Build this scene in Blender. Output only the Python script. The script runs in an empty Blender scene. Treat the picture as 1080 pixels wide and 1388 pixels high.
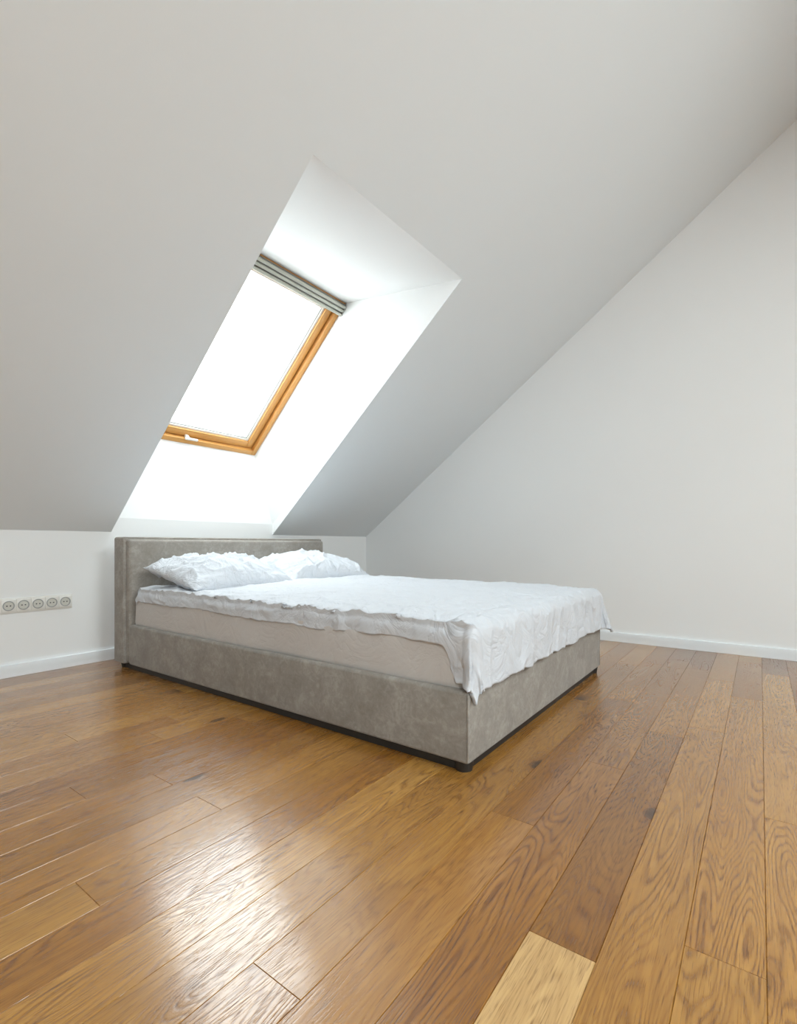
import bpy, bmesh, math, random
from mathutils import Vector, Matrix, noise
random.seed(7)
S = 0.75            # design unit (camera height) in metres
sc = bpy.context.scene
sc.view_settings.view_transform = 'Standard'
sc.view_settings.look = 'None'

# ---------------------------------------------------------------- helpers
def new_mat(name):
    m = bpy.data.materials.new(name); m.use_nodes = True
    nt = m.node_tree; b = nt.nodes['Principled BSDF']
    return m, nt, b
def N(nt, t, **kw):
    n = nt.nodes.new(t)
    for k, v in kw.items(): setattr(n, k, v)
    return n
def L(nt, a, b): nt.links.new(a, b)
def mathn(nt, op, a, b=None, clamp=False):
    n = nt.nodes.new('ShaderNodeMath'); n.operation = op; n.use_clamp = clamp
    for i, v in enumerate((a, b)):
        if v is None: continue
        if hasattr(v, 'is_output'): nt.links.new(v, n.inputs[i])
        else: n.inputs[i].default_value = v
    return n.outputs[0]
def mix(nt, fac, a, b, mode='MIX'):
    n = nt.nodes.new('ShaderNodeMix'); n.data_type = 'RGBA'; n.blend_type = mode
    for sock, v in ((n.inputs[0], fac), (n.inputs[6], a), (n.inputs[7], b)):
        if hasattr(v, 'is_output'): nt.links.new(v, sock)
        else: sock.default_value = v if not isinstance(v, tuple) or len(v) == 4 else (*v, 1)
    return n.outputs[2]
def mapping(nt, scale=(1, 1, 1)):
    tc = N(nt, 'ShaderNodeTexCoord'); mp = N(nt, 'ShaderNodeMapping')
    mp.inputs['Scale'].default_value = scale
    L(nt, tc.outputs['Object'], mp.inputs['Vector']); return mp.outputs[0]
def noise_t(nt, vec, scale, detail=4, rough=.5, dist=0):
    n = N(nt, 'ShaderNodeTexNoise'); n.inputs['Scale'].default_value = scale
    n.inputs['Detail'].default_value = detail; n.inputs['Roughness'].default_value = rough
    n.inputs['Distortion'].default_value = dist
    L(nt, vec, n.inputs['Vector']); return n.outputs[0]
def ramp(nt, fac, stops):
    n = N(nt, 'ShaderNodeValToRGB'); e = n.color_ramp.elements
    e[0].position, e[0].color = stops[0][0], (*stops[0][1], 1)
    e[1].position, e[1].color = stops[-1][0], (*stops[-1][1], 1)
    for p, c in stops[1:-1]:
        x = e.new(p); x.color = (*c, 1)
    L(nt, fac, n.inputs[0]); return n.outputs[0]
def bump(nt, b, h, strength, dist=.01):
    n = N(nt, 'ShaderNodeBump'); n.inputs['Strength'].default_value = strength
    n.inputs['Distance'].default_value = dist
    L(nt, h, n.inputs['Height']); L(nt, n.outputs[0], b.inputs['Normal'])

def mesh_obj(name, verts, faces, mat, parent=None, smooth=False):
    me = bpy.data.meshes.new(name)
    me.from_pydata([(v[0]*S, v[1]*S, v[2]*S) for v in verts], [], faces)
    me.materials.append(mat)
    if smooth:
        for p in me.polygons: p.use_smooth = True
    me.update()
    o = bpy.data.objects.new(name, me); sc.collection.objects.link(o)
    if parent: o.parent = parent
    return o
def bm_obj(name, bm, mat, parent=None, smooth=True):
    bmesh.ops.recalc_face_normals(bm, faces=bm.faces)
    me = bpy.data.meshes.new(name)
    bmesh.ops.scale(bm, vec=(S, S, S), verts=bm.verts)
    bm.to_mesh(me); bm.free(); me.materials.append(mat)
    if smooth:
        for p in me.polygons: p.use_smooth = True
        try: me.set_sharp_from_angle(angle=math.radians(35))
        except Exception: pass
    o = bpy.data.objects.new(name, me); sc.collection.objects.link(o)
    if parent: o.parent = parent
    return o
def box_bm(x0, x1, y0, y1, z0, z1, bev=0, seg=3, M=None):
    bm = bmesh.new(); bmesh.ops.create_cube(bm, size=1)
    for v in bm.verts:
        v.co = Vector((x0+(v.co.x+.5)*(x1-x0), y0+(v.co.y+.5)*(y1-y0), z0+(v.co.z+.5)*(z1-z0)))
    if bev: bmesh.ops.bevel(bm, geom=list(bm.edges), offset=bev, segments=seg, profile=.5, affect='EDGES')
    if M: bmesh.ops.transform(bm, matrix=M, verts=bm.verts)
    return bm
def box(name, x0, x1, y0, y1, z0, z1, mat, parent=None, bev=.004, seg=2, M=None):
    return bm_obj(name, box_bm(x0, x1, y0, y1, z0, z1, bev, seg, M), mat, parent)
def empty(name, loc=(0, 0, 0)):
    o = bpy.data.objects.new(name, None); sc.collection.objects.link(o); o.empty_display_size = .1
    return o
def tube(name, pts, r, mat, parent=None, closed=False):
    cu = bpy.data.curves.new(name, 'CURVE'); cu.dimensions = '3D'
    sp = cu.splines.new('POLY'); sp.points.add(len(pts)-1)
    for p, q in zip(sp.points, pts): p.co = (q[0]*S, q[1]*S, q[2]*S, 1)
    sp.use_cyclic_u = closed
    cu.bevel_depth = r*S; cu.bevel_resolution = 3; cu.materials.append(mat)
    o = bpy.data.objects.new(name, cu); sc.collection.objects.link(o)
    if parent: o.parent = parent
    return o

# ---------------------------------------------------------------- materials
def wall_mat(name, col):
    m, nt, b = new_mat(name)
    v = mapping(nt)
    n = noise_t(nt, v, 1.5, 3)
    c = mix(nt, n, tuple(x*.985 for x in col), tuple(min(1, x*1.01) for x in col))
    L(nt, c, b.inputs['Base Color']); b.inputs['Roughness'].default_value = .85
    b.inputs['Specular IOR Level'].default_value = .25
    bump(nt, b, noise_t(nt, v, 180, 3), .06, .002)
    return m
M_wall = wall_mat('wall_paint', (.84, .85, .85))
M_ceil = wall_mat('ceiling_paint', (.79, .835, .86))
M_reveal = wall_mat('reveal_paint', (.84, .85, .85))
M_base = wall_mat('baseboard_paint', (.80, .83, .85))

def floor_mat():
    m, nt, b = new_mat('oak_planks')
    at = N(nt, 'ShaderNodeAttribute', attribute_name='plank')
    sep = N(nt, 'ShaderNodeSeparateColor'); L(nt, at.outputs['Color'], sep.inputs[0])
    tone, hue, off = sep.outputs[0], sep.outputs[1], sep.outputs[2]
    tc = N(nt, 'ShaderNodeTexCoord'); sx = N(nt, 'ShaderNodeSeparateXYZ'); L(nt, tc.outputs['Object'], sx.inputs[0])
    def vec(fx, fy):
        c = N(nt, 'ShaderNodeCombineXYZ')
        L(nt, mathn(nt, 'ADD', mathn(nt, 'MULTIPLY', sx.outputs[0], fx), mathn(nt, 'MULTIPLY', off, 53.)), c.inputs[0])
        L(nt, mathn(nt, 'MULTIPLY', sx.outputs[1], fy), c.inputs[1])
        L(nt, mathn(nt, 'MULTIPLY', off, 91.), c.inputs[2]); return c.outputs[0]
    base = ramp(nt, tone, [(0, (.26, .110, .020)), (.35, (.38, .178, .034)), (.7, (.53, .285, .072)), (1, (.70, .47, .21))])
    base = mix(nt, mathn(nt, 'MULTIPLY', hue, .3), base, (.43, .175, .026))
    # broad tonal drift inside each board
    dr = noise_t(nt, vec(2., 7.), 1., 3)
    base = mix(nt, ramp(nt, dr, [(.35, (.45,)*3), (.65, (0,)*3)]), base, mix(nt, 1., base, (.74, .64, .5), 'MULTIPLY'))
    # knots (voronoi cells); the grain flows round them
    vo = N(nt, 'ShaderNodeTexVoronoi'); L(nt, vec(2.0, 4.2), vo.inputs['Vector']); vo.inputs['Scale'].default_value = 1.
    kd = mathn(nt, 'ADD', vo.outputs['Distance'], mathn(nt, 'MULTIPLY', mathn(nt, 'SUBTRACT', noise_t(nt, tc.outputs['Object'], 40, 2), .5), .05))
    kinf = mathn(nt, 'POWER', 2.718, mathn(nt, 'MULTIPLY', kd, -7.))
    # cathedral grain: contour bands of a stretched noise field
    f = noise_t(nt, vec(1.0, 8.5), 1., 2, .4, .18)
    f = mathn(nt, 'ADD', f, mathn(nt, 'MULTIPLY', kinf, .14))
    bands = mathn(nt, 'SINE', mathn(nt, 'MULTIPLY', f, 250.))
    bands = mathn(nt, 'POWER', mathn(nt, 'ADD', mathn(nt, 'MULTIPLY', bands, .5), .5), 2.6)
    area = ramp(nt, noise_t(nt, vec(1.1, 3.), 1., 2), [(.36, (.25,)*3), (.60, (.9,)*3)])
    po = noise_t(nt, vec(22., 480.), 1., 2, .5)
    gr = mathn(nt, 'MULTIPLY', mathn(nt, 'MULTIPLY', bands, area), ramp(nt, po, [(.3, (1,)*3), (.7, (.4,)*3)]))
    base = mix(nt, gr, base, mix(nt, 1., base, (.38, .27, .18), 'MULTIPLY'))
    # long fibre streaks + pores
    st = noise_t(nt, vec(3., 110.), 1., 4, .6)
    base = mix(nt, mathn(nt, 'MULTIPLY', ramp(nt, st, [(.4, (1,)*3), (.62, (0,)*3)]), .42), base, mix(nt, 1., base, (.60, .52, .43), 'MULTIPLY'))
    pores = ramp(nt, po, [(.33, (1,)*3), (.44, (0,)*3)])
    base = mix(nt, mathn(nt, 'MULTIPLY', pores, .55), base, mix(nt, 1., base, (.4, .32, .28), 'MULTIPLY'))
    kn = ramp(nt, kd, [(.04, (1,)*3), (.10, (0,)*3)])
    halo = ramp(nt, kd, [(.05, (.6,)*3), (.22, (0,)*3)])
    base = mix(nt, halo, base, mix(nt, 1., base, (.55, .42, .32), 'MULTIPLY'))
    base = mix(nt, mathn(nt, 'MULTIPLY', kn, .9), base, (.045, .02, .008))
    L(nt, base, b.inputs['Base Color'])
    rr = noise_t(nt, tc.outputs['Object'], 3., 3)
    r = mathn(nt, 'ADD', mathn(nt, 'MULTIPLY', rr, .12), .13)
    r = mathn(nt, 'ADD', r, mathn(nt, 'MULTIPLY', gr, .18))
    L(nt, r, b.inputs['Roughness'])
    b.inputs['Specular IOR Level'].default_value = .6
    b.inputs['Coat Weight'].default_value = .5; b.inputs['Coat Roughness'].default_value = .13
    h = mathn(nt, 'SUBTRACT', mathn(nt, 'MULTIPLY', st, .4), mathn(nt, 'ADD', mathn(nt, 'MULTIPLY', pores, .5), mathn(nt, 'MULTIPLY', gr, .7)))
    bu = N(nt, 'ShaderNodeBump'); bu.inputs['Strength'].default_value = .27; bu.inputs['Distance'].default_value = .001
    L(nt, h, bu.inputs['Height']); L(nt, bu.outputs[0], b.inputs['Normal']); L(nt, bu.outputs[0], b.inputs['Coat Normal'])
    return m
M_floor = floor_mat()

def velvet():
    m, nt, b = new_mat('taupe_velvet')
    v = mapping(nt)
    n = noise_t(nt, v, 9., 5, .65, .8)
    n2 = noise_t(nt, v, 45., 3, .6, 1.)
    f = mathn(nt, 'ADD', mathn(nt, 'MULTIPLY', n, .6), mathn(nt, 'MULTIPLY', n2, .4))
    c = ramp(nt, f, [(.36, (.262, .240, .212)), (.5, (.312, .288, .257)), (.62, (.385, .360, .327))])
    L(nt, c, b.inputs['Base Color']); b.inputs['Roughness'].default_value = .8
    b.inputs['Sheen Weight'].default_value = .25; b.inputs['Sheen Roughness'].default_value = .4
    b.inputs['Specular IOR Level'].default_value = .2
    h = mathn(nt, 'ADD', noise_t(nt, v, 700, 2), mathn(nt, 'MULTIPLY', n, 2.))
    bump(nt, b, h, .2, .002)
    return m
M_velvet = velvet()
def linen(name, col, sc_=7., st=.35):
    m, nt, b = new_mat(name)
    v = mapping(nt)
    n = noise_t(nt, v, sc_, 4, .55, 1.2)
    rid = mathn(nt, 'ABSOLUTE', mathn(nt, 'SUBTRACT', n, .5))
    n2 = noise_t(nt, v, sc_*3, 3, .5, 1.)
    h = mathn(nt, 'ADD', mathn(nt, 'POWER', mathn(nt, 'MULTIPLY', rid, 4.), .6), mathn(nt, 'MULTIPLY', n2, .35))
    c = mix(nt, n2, tuple(x*.985 for x in col), tuple(min(1, x*1.015) for x in col))
    L(nt, c, b.inputs['Base Color']); b.inputs['Roughness'].default_value = .9
    b.inputs['Specular IOR Level'].default_value = .15
    b.inputs['Sheen Weight'].default_value = .05
    bump(nt, b, h, st, .012)
    return m
M_duvet = linen('white_cotton', (.64, .665, .705), 6., .42)
M_pillow = linen('pillow_cotton', (.66, .69, .735), 8., .6)
M_sheet = linen('mattress_sheet', (.60, .575, .555), 5., .22)
def simple(name, col, r=.5, metal=0, var=.06):
    m, nt, b = new_mat(name); v = mapping(nt)
    c = mix(nt, noise_t(nt, v, 25, 3), tuple(x*(1-var) for x in col), tuple(min(1, x*(1+var)) for x in col))
    L(nt, c, b.inputs['Base Color']); b.inputs['Roughness'].default_value = r; b.inputs['Metallic'].default_value = metal
    return m
M_black = simple('black_foot', (.02, .018, .016), .5)
M_plastic = simple('white_plastic', (.78, .77, .73), .35, 0, .01)
M_socket = simple('socket_plastic', (.62, .61, .56), .4, 0, .01)
M_dark = simple('dark_hole', (.05, .05, .05), .6)
M_alu = simple('blind_housing_grey', (.22, .225, .20), .4, .2)
M_gasket = simple('grey_gasket', (.35, .36, .35), .5)
M_slat = simple('blind_fabric', (.50, .51, .45), .7)
def pine():
    m, nt, b = new_mat('lacquered_pine')
    w = N(nt, 'ShaderNodeTexWave'); w.bands_direction = 'X'; w.inputs['Scale'].default_value = 18; w.inputs['Distortion'].default_value = 5; w.inputs['Detail'].default_value = 2
    mp = mapping(nt, (3, .4, .4)); L(nt, mp, w.inputs['Vector'])
    c = ramp(nt, w.outputs[0], [(0, (.52, .235, .055)), (1, (.70, .37, .11))])
    L(nt, c, b.inputs['Base Color']); b.inputs['Roughness'].default_value = .35
    return m
M_pine = pine()
def glass():
    m = bpy.data.materials.new('window_glass'); m.use_nodes = True; nt = m.node_tree; nt.nodes.clear()
    o = N(nt, 'ShaderNodeOutputMaterial'); t = N(nt, 'ShaderNodeBsdfTransparent'); g = N(nt, 'ShaderNodeBsdfGlossy')
    g.inputs['Roughness'].default_value = .02; t.inputs[0].default_value = (.96, .98, .97, 1)
    mx = N(nt, 'ShaderNodeMixShader'); mx.inputs[0].default_value = .05
    L(nt, t.outputs[0], mx.inputs[1]); L(nt, g.outputs[0], mx.inputs[2]); L(nt, mx.outputs[0], o.inputs[0])
    return m
M_glass = glass()

# ---------------------------------------------------------------- room shell
XL, XR, YF, YB = -4.6, 5.43, 4.56, -6.36   # left gable, right gable, knee wall, rear knee wall
K = 1.11; SL = .735; YR = -.90             # knee height, roof slope, ridge y
def zc(y): return K + SL*(YF-y) if y >= YR else K + SL*(y-YB)
ZR = zc(YR)

# floor made of individual planks
def build_floor():
    W = .165; verts = []; faces = []; cols = []
    y = -.0125 - W*math.ceil((-.0125-YB)/W); ch = .0014; row = 0
    while y < YF:
        rnd = random.Random(1000+row)
        xs = XL - rnd.random()*2.2
        y1 = min(y+W, YF); y0 = max(y, YB)
        light_row = abs(y-(.3175)) < .01
        cuts = [xs]
        while cuts[-1] < XR: cuts.append(cuts[-1] + rnd.choice([1.2, 1.7, 2.1, 2.5, 2.5]))
        if light_row: cuts = [XL, -2.6, -.62, .30, 1.23, 1.23+1.7, 4.6, XR+.1]
        for i in range(len(cuts)-1):
            a, b_ = max(cuts[i], XL), min(cuts[i+1], XR)
            if b_ - a < .01: continue
            t = min(.70, max(.05, rnd.gauss(.42, .22))); h = rnd.random(); o = rnd.random()
            if light_row and abs(cuts[i]-.30) < .01: t = 1.
            n = len(verts)
            d = -.0025
            verts += [(a, y0, d), (b_, y0, d), (b_, y1, d), (a, y1, d),
                      (a+ch, y0+ch, 0), (b_-ch, y0+ch, 0), (b_-ch, y1-ch, 0), (a+ch, y1-ch, 0)]
            for q in [(4, 5, 6, 7), (0, 1, 5, 4), (1, 2, 6, 5), (2, 3, 7, 6), (3, 0, 4, 7)]:
                faces.append(tuple(n+k for k in q)); cols.append((t, h, o, 1))
        y += W; row += 1
    ob = mesh_obj('floor', verts, faces, M_floor)
    ca = ob.data.color_attributes.new('plank', 'FLOAT_COLOR', 'CORNER')
    for p, c in zip(ob.data.polygons, cols):
        for li in p.loop_indices: ca.data[li].color = c
    return ob
build_floor()

# opening of the visible skylight in the sloped ceiling
HT = 1.885
TL, TR = (1.835, 1.905), (3.405, 1.880)
BL, BR = (1.983, YF), (3.745, YF)
def C(p): return (p[0], p[1], zc(p[1]))
v = [C((XL, YF)), C(BL), C(TL), C((XL, HT)),
     C(TR), C((XR, HT)), C(BR), C((XR, YF)), (XL, YR, ZR), (XR, YR, ZR)]
f = [(0, 1, 2, 3), (4, 6, 7, 5), (3, 2, 4, 5, 9, 8)]
# rear slope with two rectangular openings, added to let in fill light
n0 = len(v)
RW = ((-3.6, -1.0), (.6, 3.2)); RY0, RY1 = -4.6, -1.9
xs = [XL, RW[0][0], RW[0][1], RW[1][0], RW[1][1], XR]; ys = [YR, RY1, RY0, YB]
for yy in ys:
    for xx in xs: v.append((xx, yy, zc(yy) if yy != YR else ZR))
for j in range(3):
    for i in range(5):
        if j == 1 and i in (1, 3): continue
        a = n0+j*6+i
        f.append((a, a+1, a+7, a+6))
ceiling = mesh_obj('ceiling', v, f, M_ceil)
mesh_obj('wall_north', [(XL, YF, 0), (XR, YF, 0), (XR, YF, K), (XL, YF, K)], [(0, 1, 2, 3)], M_wall)
mesh_obj('wall_south', [(XL, YB, 0), (XR, YB, 0), (XR, YB, K), (XL, YB, K)], [(0, 3, 2, 1)], M_wall)
mesh_obj('wall_east', [(XR, YF, 0), (XR, YB, 0), (XR, YB, K), (XR, YR, ZR), (XR, YF, K)], [(0, 1, 2, 3, 4)], M_wall)
mesh_obj('wall_west', [(XL, YF, 0), (XL, YB, 0), (XL, YB, K), (XL, YR, ZR), (XL, YF, K)], [(4, 3, 2, 1, 0)], M_wall)
bh, bt = .095, .022
box('baseboard_north', XL, XR, YF-bt, YF, 0, bh, M_base, bev=.003)
box('baseboard_east', XR-bt, XR, YB, YF-bt, 0, bh, M_base, bev=.003)
box('baseboard_south', XL, XR-bt, YB, YB+bt, 0, bh, M_base, bev=.003)
box('baseboard_west', XL, XL+bt, YB+bt, YF-bt, 0, bh, M_base, bev=.003)

# ---------------------------------------------------------------- windows
def build_window(name, O, u, vv, n, w, h, handle=True, blind=True):
    """roof window; O = lower-left inner corner, u across, vv up the slope, n outward"""
    root = empty(name)
    M = Matrix((( u[0], vv[0], n[0], O[0]), (u[1], vv[1], n[1], O[1]), (u[2], vv[2], n[2], O[2]), (0, 0, 0, 1)))
    fw, sw = .055, .075
    def bx(nm, a, b, c, d, e, g, mat, bev=.005): return box(nm, a, b, c, d, e, g, mat, root, bev, 2, M)
    bx('frame_left', 0, fw, 0, h, -.01, .16, M_pine); bx('frame_right', w-fw, w, 0, h, -.01, .16, M_pine)
    bx('frame_bottom', fw, w-fw, 0, fw, -.01, .16, M_pine); bx('frame_top', fw, w-fw, h-fw, h, -.01, .16, M_pine)
    g = .008; a, b = fw+g, w-fw-g; c, d = fw+g, h-fw-g
    bx('sash_left', a, a+sw, c, d, .03, .13, M_pine); bx('sash_right', b-sw, b, c, d, .03, .13, M_pine)
    bx('sash_bottom', a+sw, b-sw, c, c+sw, .03, .13, M_pine); bx('sash_top', a+sw, b-sw, d-sw, d, .03, .13, M_pine)
    a2, b2, c2, d2 = a+sw, b-sw, c+sw, d-sw; k = .024
    bx('bead_left', a2, a2+k, c2, d2, .05, .10, M_plastic, .002); bx('bead_right', b2-k, b2, c2, d2, .05, .10, M_plastic, .002)
    bx('bead_bottom', a2+k, b2-k, c2, c2+k, .05, .10, M_plastic, .002); bx('bead_top', a2+k, b2-k, d2-k, d2, .05, .10, M_plastic, .002)
    bx('spacer_left', a2+k, a2+k+.010, c2, d2, .06, .10, M_gasket, .001); bx('spacer_right', b2-k-.010, b2-k, c2, d2, .06, .10, M_gasket, .001)
    bx('spacer_bottom', a2+k, b2-k, c2+k, c2+k+.010, .06, .10, M_gasket, .001)
    bx('glass_pane', a2+k, b2-k, c2+k, d2-k, .08, .088, M_glass, 0)
    if handle:
        hc = w*.40
        bx('handle_lever', hc-.05, hc+.09, .058, .084, -.035, -.012, M_plastic, .011)
        bx('handle_neck', hc-.035, hc+.0, .056, .086, -.02, .035, M_plastic, .006)
    if blind:
        bx('blind_housing', .005, w-.005, h-.125, h-.008, -.035, -.009, M_alu, .006)
        for i in range(3):
            q = h-.122+i*.039
            bx('blind_rail_%d' % (i+1), .005, w-.005, q, q+.028, -.056, -.03, M_slat, .008)
    return root
# visible skylight
WX0, WX1 = 2.20, 3.60
WB = (4.70, 2.03); WT = (3.289, 3.373)
Lw = math.hypot(WB[0]-WT[0], WT[1]-WB[1])
vv = (0, (WT[0]-WB[0])/Lw, (WT[1]-WB[1])/Lw); nn = (0, vv[2], -vv[1])
build_window('window_1', (WX0, WB[0], WB[1]), (1, 0, 0), vv, nn, WX1-WX0, Lw)
zs = 1.235
rv = [C(TL), C(BL), (BL[0], YF, zs), (WX0, WB[0], WB[1]), (WX0, WT[0], WT[1]),
      C(TR), C(BR), (BR[0], YF, zs), (WX1, WB[0], WB[1]), (WX1, WT[0], WT[1])]
ro = .18   # extension outward past the window frame
def ext(p): return (p[0], p[1]+nn[1]*ro, p[2]+nn[2]*ro)
rv += [ext(rv[3]), ext(rv[4]), ext(rv[8]), ext(rv[9])]
rf = [(0, 4, 9, 5), (2, 7, 8, 3), (1, 6, 7, 2),
      (3, 10, 11, 4), (8, 9, 13, 12), (4, 11, 13, 9), (3, 8, 12, 10)]
trim = empty('trim_1')
mesh_obj('reveal_lining', rv, rf, M_reveal, trim)
def patch(name, a, b, c, d, n=24):
    """ruled (bilinear) plaster surface a-b-c-d"""
    a, b, c, d = map(Vector, (a, b, c, d)); vs = []; fs = []
    for j in range(n+1):
        for i in range(n+1):
            s, t = i/n, j/n
            vs.append((a.lerp(b, s)).lerp(d.lerp(c, s), t))
    for j in range(n):
        for i in range(n):
            q = j*(n+1)+i; fs.append((q, q+1, q+n+2, q+n+1))
    return mesh_obj(name, vs, fs, M_reveal, trim, True)
for nm, o in (('reveal_cheek_left', 0), ('reveal_cheek_right', 5)):
    top, bot, sill, wb, wt = rv[o:o+5]
    patch(nm, top, sill, wb, wt)
    mesh_obj(nm+'_foot', [top, bot, sill], [(0, 1, 2)], M_reveal, trim)
# unseen rear skylights, added and made wide to fill the room with light
cs = 1/math.hypot(1, SL)
for i, (xa, xb) in enumerate(RW):
    ya, yb = RY0, RY1
    v2 = (0, cs, SL*cs); n2 = (0, -SL*cs, cs); dpt = .3
    q = [(xa, ya, zc(ya)), (xb, ya, zc(ya)), (xb, yb, zc(yb)), (xa, yb, zc(yb))]
    e = [(p[0], p[1]+n2[1]*(dpt+.18), p[2]+n2[2]*(dpt+.18)) for p in q]
    mesh_obj('trim_%d' % (i+2), q+e, [(0, 1, 5, 4), (1, 2, 6, 5), (2, 3, 7, 6), (3, 0, 4, 7)], M_reveal)
    O = (xa, ya+n2[1]*dpt, zc(ya)+n2[2]*dpt)
    build_window('window_%d' % (i+2), O, (1, 0, 0), v2, n2, xb-xa, (RY1-RY0)/cs, True, False)

# ---------------------------------------------------------------- bed
bed = empty('upholstered_bed')
bx0, bx1, by0, by1, bz0, bz1 = 1.895, 4.06, 1.015, 4.06, .042, .358
bm = box_bm(bx0, bx1, by0, by1, bz0, bz1, .018, 4)
bm_obj('base', bm, M_velvet, bed)
box('plinth', bx0+.025, bx1-.025, by0+.025, 4.22, .0, .06, M_black, bed, .004)  # black box added below the base to stand for the contact shadow
for i, (xx, yy) in enumerate(((bx0+.004, by0+.004), (bx1-.004, by0+.004))):
    tube('corner_welt_%d' % (i+1), [(xx, yy, bz0+.012), (xx, yy, bz1-.01)], .006, M_velvet, bed)
box('headboard_back', bx0-.02, bx1+.02, 4.10, 4.27, bz0, 1.062, M_velvet, bed, .02, 4)
box('headboard_front', bx0+.0, bx1-.0, 4.045, 4.14, bz0+.01, 1.04, M_velvet, bed, .025, 4)
w = .006; tube('headboard_welt', [(bx0-.012, 4.106, bz0+.02), (bx0-.012, 4.106, 1.054), (bx1+.012, 4.106, 1.054), (bx1+.012, 4.106, bz0+.02)], w, M_velvet, bed)
i = 0
for xx in (bx0+.05, bx1-.05):
    for yy in (by0+.05, 4.19):
        i += 1
        bm = bmesh.new(); bmesh.ops.create_cone(bm, cap_ends=True, segments=24, radius1=.038, radius2=.045, depth=.046)
        bmesh.ops.translate(bm, vec=(xx, yy, .023), verts=bm.verts)
        bm_obj('foot_%d' % i, bm, M_black, bed)
# mattress with fitted sheet
def mattress():
    bm = box_bm(1.925, 4.03, 1.05, 4.04, .33, .60, .05, 5)
    bmesh.ops.subdivide_edges(bm, edges=[e for e in bm.edges if e.calc_length() > .3], cuts=40, use_grid_fill=True)
    for v_ in bm.verts:
        p = v_.co
        w_ = noise.noise(Vector((p.x*3, p.y*3, p.z*16)))*.010 + noise.noise(Vector((p.x*8, p.y*8, p.z*25)))*.004
        d = Vector((p.x-2.98, (p.y-2.5)*.5, 0)); d.normalize()
        v_.co += d*w_
    return bm_obj('mattress', bm, M_sheet, bed)
mattress()

def ridged(p, f, seed, ax=1., ay=1.):
    q = Vector((p[0]*f*ax, p[1]*f*ay, seed))
    q += Vector((noise.noise(q*.6+Vector((9, 3, 1))), noise.noise(q*.6+Vector((2, 7, 5))), 0))*.8
    return 1-min(1, abs(noise.noise(q))*2.6)
def smooth(a, b, x):
    t = min(1, max(0, (x-a)/(b-a))); return t*t*(3-2*t)

def duvet():
    R = .055
    X0, X1 = 1.925+R, 4.03-R+.02; Y0, Y1 = 1.03+R-.03, 3.99
    zt = .640
    ox1, oy0 = .29, .325       # overhangs right, foot
    NX, NY = 320, 400
    verts = []; faces = []
    for j in range(NY+1):
        for i in range(NX+1):
            fx, fy = i/NX, j/NY
            # hem irregularity
            hl = 1+.22*noise.noise(Vector((fy*7, 1.3, 0)))+.06*noise.noise(Vector((fy*32, 4, 0)))
            hf = 1+.05*noise.noise(Vector((fx*5, 8.3, 0)))+.03*noise.noise(Vector((fx*24, 2, 0)))
            yh = Y1 + .02*noise.noise(Vector((fx*5, 3, 3)))
            y = (Y0-oy0*hf) + fy*(yh-(Y0-oy0*hf))
            k_ = 1-smooth(Y0+.03, Y0+.10, y)
            ox0 = .135*hl*(1-k_) + .30*k_
            x = (X0-ox0) + fx*((X1+ox1)-(X0-ox0))
            ex = min(0, x-X0)+max(0, x-X1); ey = min(0, y-Y0)
            cx_, cy_ = min(max(x, X0), X1), max(y, Y0)
            d2_ = math.hypot(ex, ey)
            d = (ex**4+ey**4)**.25 if d2_ > 0 else 0
            ui = (cx_-X0)/(X1-X0); vi = (cy_-Y0)/(Y1-Y0)
            puff = .040*(min(1, ui*3.0)**.6)*(1 if ui < .9 else 1-((ui-.9)/.1)**2*.5)*min(1, .25+vi*6)*(1-.5*max(0, vi-.75)/.25)
            gl = max(0, 1-(x-(X0-.135))/.5); gf = max(0, 1-(y-(Y0-oy0))/.75)
            am = .6+.4*max(gl, gf)
            # creases
            wr = am*(.014*ridged((x, y), 1.7, 1.)**3 + .012*ridged((x+y*.5, y-x*.3), 3.4, 7.)**4 + .006*ridged((x-y*.4, y), 8., 17.)**3)
            wr += .010*noise.noise(Vector((x*2, y*2, 4))) + .0015*noise.noise(Vector((x*14, y*14, 2)))
            # gathers running in from the hems
            wr += .018*gl*ridged((x, y), 6., 23., .35, 1.5)**2 + .010*gf*ridged((x, y), 5., 29., 1.5, .4)**2
            # stitched hem band near the foot
            if abs(y-(Y0+.10)) < .02: wr -= .006*(1-abs(y-(Y0+.10))/.02)
            if d2_ < 1e-6:
                px, py, pz = cx_, cy_, zt+puff+wr
            else:
                ux, uy = ex/d2_, ey/d2_
                q = math.pi*R/2
                if d < q: hz, dr = R*math.sin(d/R), R*(1-math.cos(d/R))
                else: hz, dr = R, R+(d-q)
                t = max(0, d-q*.6)
                s_ = x if abs(uy) > .5 else y
                fold = noise.noise(Vector((s_*6, t*1.5, 11.)))*.05*min(1, t/.15) + .018*ridged((x, y), 6., 3., 1.3, .5)**2*min(1, t/.04)
                flare = .20*t if ux > .1 else (.06*t)
                hz += flare + fold*.6
                if ux < -.5: hz = max(hz, R*.75+.006)
                # square up the corner so it wraps the mattress
                sq = 1+.25*(2*abs(ux*uy))
                px, py = cx_+ux*hz*sq, cy_+uy*hz*sq
                pz = zt+puff+wr*max(.3, 1-d*6)-dr
            if fy > .99: pz -= (fy-.99)/.01*.03
            verts.append((px, py, pz))
    for j in range(NY):
        for i in range(NX):
            a = j*(NX+1)+i; faces.append((a, a+1, a+NX+2, a+NX+1))
    o = mesh_obj('duvet', verts, faces, M_duvet, bed, True)
    md = o.modifiers.new('Solidify', 'SOLIDIFY'); md.thickness = .02*S; md.offset = -1
    return o
duvet()

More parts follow.
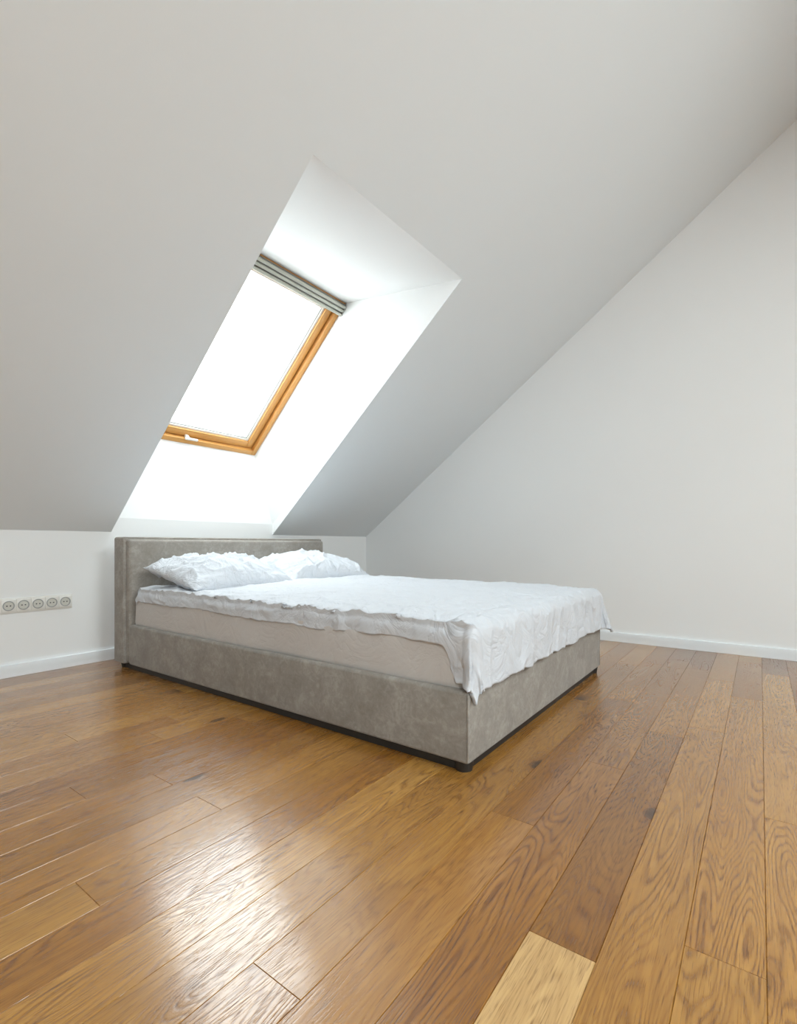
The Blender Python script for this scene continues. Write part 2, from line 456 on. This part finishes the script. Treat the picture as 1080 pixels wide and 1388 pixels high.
def pillow(name, cx, cy, cz, hw, hd, th, rotz, tilt, seed):
    NX, NY = 110, 80; verts = []; faces = []
    M = Matrix.Translation((cx, cy, cz)) @ Matrix.Rotation(rotz, 4, 'Z') @ Matrix.Rotation(tilt, 4, 'X')
    for s in (1, -1):
        base = len(verts)
        for j in range(NY+1):
            for i in range(NX+1):
                u = -1+2*i/NX; v_ = -1+2*j/NY
                prof = (max(0, 1-abs(u)**2.5)**.62)*(max(0, 1-abs(v_)**2.6)**.55)
                pin = 1-.05*(1-abs(v_)**2) * abs(u)**3; pin2 = 1-.07*(1-abs(u)**2)*abs(v_)**3
                x, y = u*hw*pin, v_*hd*pin2
                wr = .032*ridged((x, y), 3.2, seed, 1., .8)**3+.018*ridged((x+y*.5, y), 7, seed+5)**3 + .025*noise.noise(Vector((x*3, y*3, seed)))
                edge = min(1, (1-abs(u))*6)*min(1, (1-abs(v_))*6)
                fr = .008*noise.noise(Vector((u*14, v_*14, seed)))*(1-edge)
                z = s*(prof*th*(1. if s > 0 else .55) + wr*edge) + fr
                verts.append(tuple(M @ Vector((x, y, z))))
        for j in range(NY):
            for i in range(NX):
                a = base+j*(NX+1)+i
                q = (a, a+1, a+NX+2, a+NX+1)
                faces.append(q if s > 0 else q[::-1])
    o = mesh_obj(name, verts, faces, M_pillow, bed, True)
    bm = bmesh.new(); bm.from_mesh(o.data); bmesh.ops.remove_doubles(bm, verts=bm.verts, dist=.0005); bm.to_mesh(o.data); bm.free()
    return o
pillow('pillow_1', 2.46, 3.62, .745, .50, .35, .140, .05, math.radians(12), 2.)
pillow('pillow_2', 3.53, 3.67, .750, .50, .34, .145, -.09, math.radians(13), 9.)

# ---------------------------------------------------------------- power outlets
so = empty('power_outlet_strip')
px0, px1, zc0, zc1 = 1.204, 1.672, .484, .592
gw = (px1-px0)/5
box('cover_frame', px0-.006, px1+.006, YF-.010, YF, zc0-.004, zc1+.004, M_plastic, so, .004)
for i in range(5):
    a = px0+i*gw; cx = a+gw/2; cz = (zc0+zc1)/2
    box('plate_%d' % (i+1), a+.003, a+gw-.003, YF-.017, YF-.004, zc0+.007, zc1-.007, M_plastic, so, .004)
    prof = [(.037, -.017), (.037, -.021), (.032, -.021), (.030, -.0175)]
    bm = bmesh.new(); vr = []
    for r, yy in prof:
        vr.append([bm.verts.new((cx+r*math.cos(t*math.tau/32), YF+yy, cz+r*math.sin(t*math.tau/32))) for t in range(32)])
    for k in range(len(prof)-1):
        for t in range(32): bm.faces.new((vr[k][t], vr[k][(t+1) % 32], vr[k+1][(t+1) % 32], vr[k+1][t]))
    bm_obj('socket_rim_%d' % (i+1), bm, M_gasket, so)
    bm = bmesh.new(); bmesh.ops.create_circle(bm, cap_ends=True, segments=32, radius=.030)
    bmesh.ops.transform(bm, matrix=Matrix.Translation((cx, YF-.0178, cz)) @ Matrix.Rotation(math.pi/2, 4, 'X'), verts=bm.verts)
    bm_obj('socket_face_%d' % (i+1), bm, M_socket, so)
    for k, dx in enumerate((-.011, .011)):
        bm = bmesh.new(); bmesh.ops.create_cone(bm, cap_ends=True, segments=16, radius1=.0045, radius2=.0045, depth=.004)
        bmesh.ops.transform(bm, matrix=Matrix.Translation((cx+dx, YF-.019, cz)) @ Matrix.Rotation(math.pi/2, 4, 'X'), verts=bm.verts)
        bm_obj('pin_hole_%d_%d' % (i+1, k+1), bm, M_dark, so)

# ---------------------------------------------------------------- light
wd = bpy.data.worlds.new('overcast_sky'); sc.world = wd; wd.use_nodes = True
nt = wd.node_tree; bg = nt.nodes['Background']
bg.inputs[0].default_value = (.905, .958, 1., 1); bg.inputs[1].default_value = 11.5
def portal(name, O, u, v_, n, w, h):
    la = bpy.data.lights.new(name, 'AREA'); la.shape = 'RECTANGLE'; la.size = w*S; la.size_y = h*S
    la.cycles.is_portal = True
    o = bpy.data.objects.new(name, la); sc.collection.objects.link(o)
    c = Vector(O)+Vector(u)*w/2+Vector(v_)*h/2+Vector(n)*.19
    U, V_, W_ = Vector(u), Vector(v_), Vector(n)
    R = Matrix((U, V_, W_)).transposed().to_4x4()
    o.matrix_world = Matrix.Translation(c*S) @ R
portal('skylight_portal', (WX0, WB[0], WB[1]), (1, 0, 0), vv, nn, WX1-WX0, Lw)
for i, (xa, xb) in enumerate(RW):  # portals for the added rear fill skylights
    n2 = (0, -SL*cs, cs)
    portal('skylight_portal.%03d' % (i+1), (xa, RY0+n2[1]*.3, zc(RY0)+n2[2]*.3), (1, 0, 0), (0, cs, SL*cs), n2, xb-xa, (RY1-RY0)/cs)

# ---------------------------------------------------------------- camera
cam = bpy.data.cameras.new('camera'); co = bpy.data.objects.new('camera', cam); sc.collection.objects.link(co)
cam.sensor_fit = 'HORIZONTAL'; cam.sensor_width = 36; cam.lens = 36*668/1080
cam.shift_y = 44/1080; cam.clip_start = .02
co.location = (0, 0, S); co.rotation_euler = (math.pi/2, 0, -math.atan2(.8063, .5915))
sc.camera = co
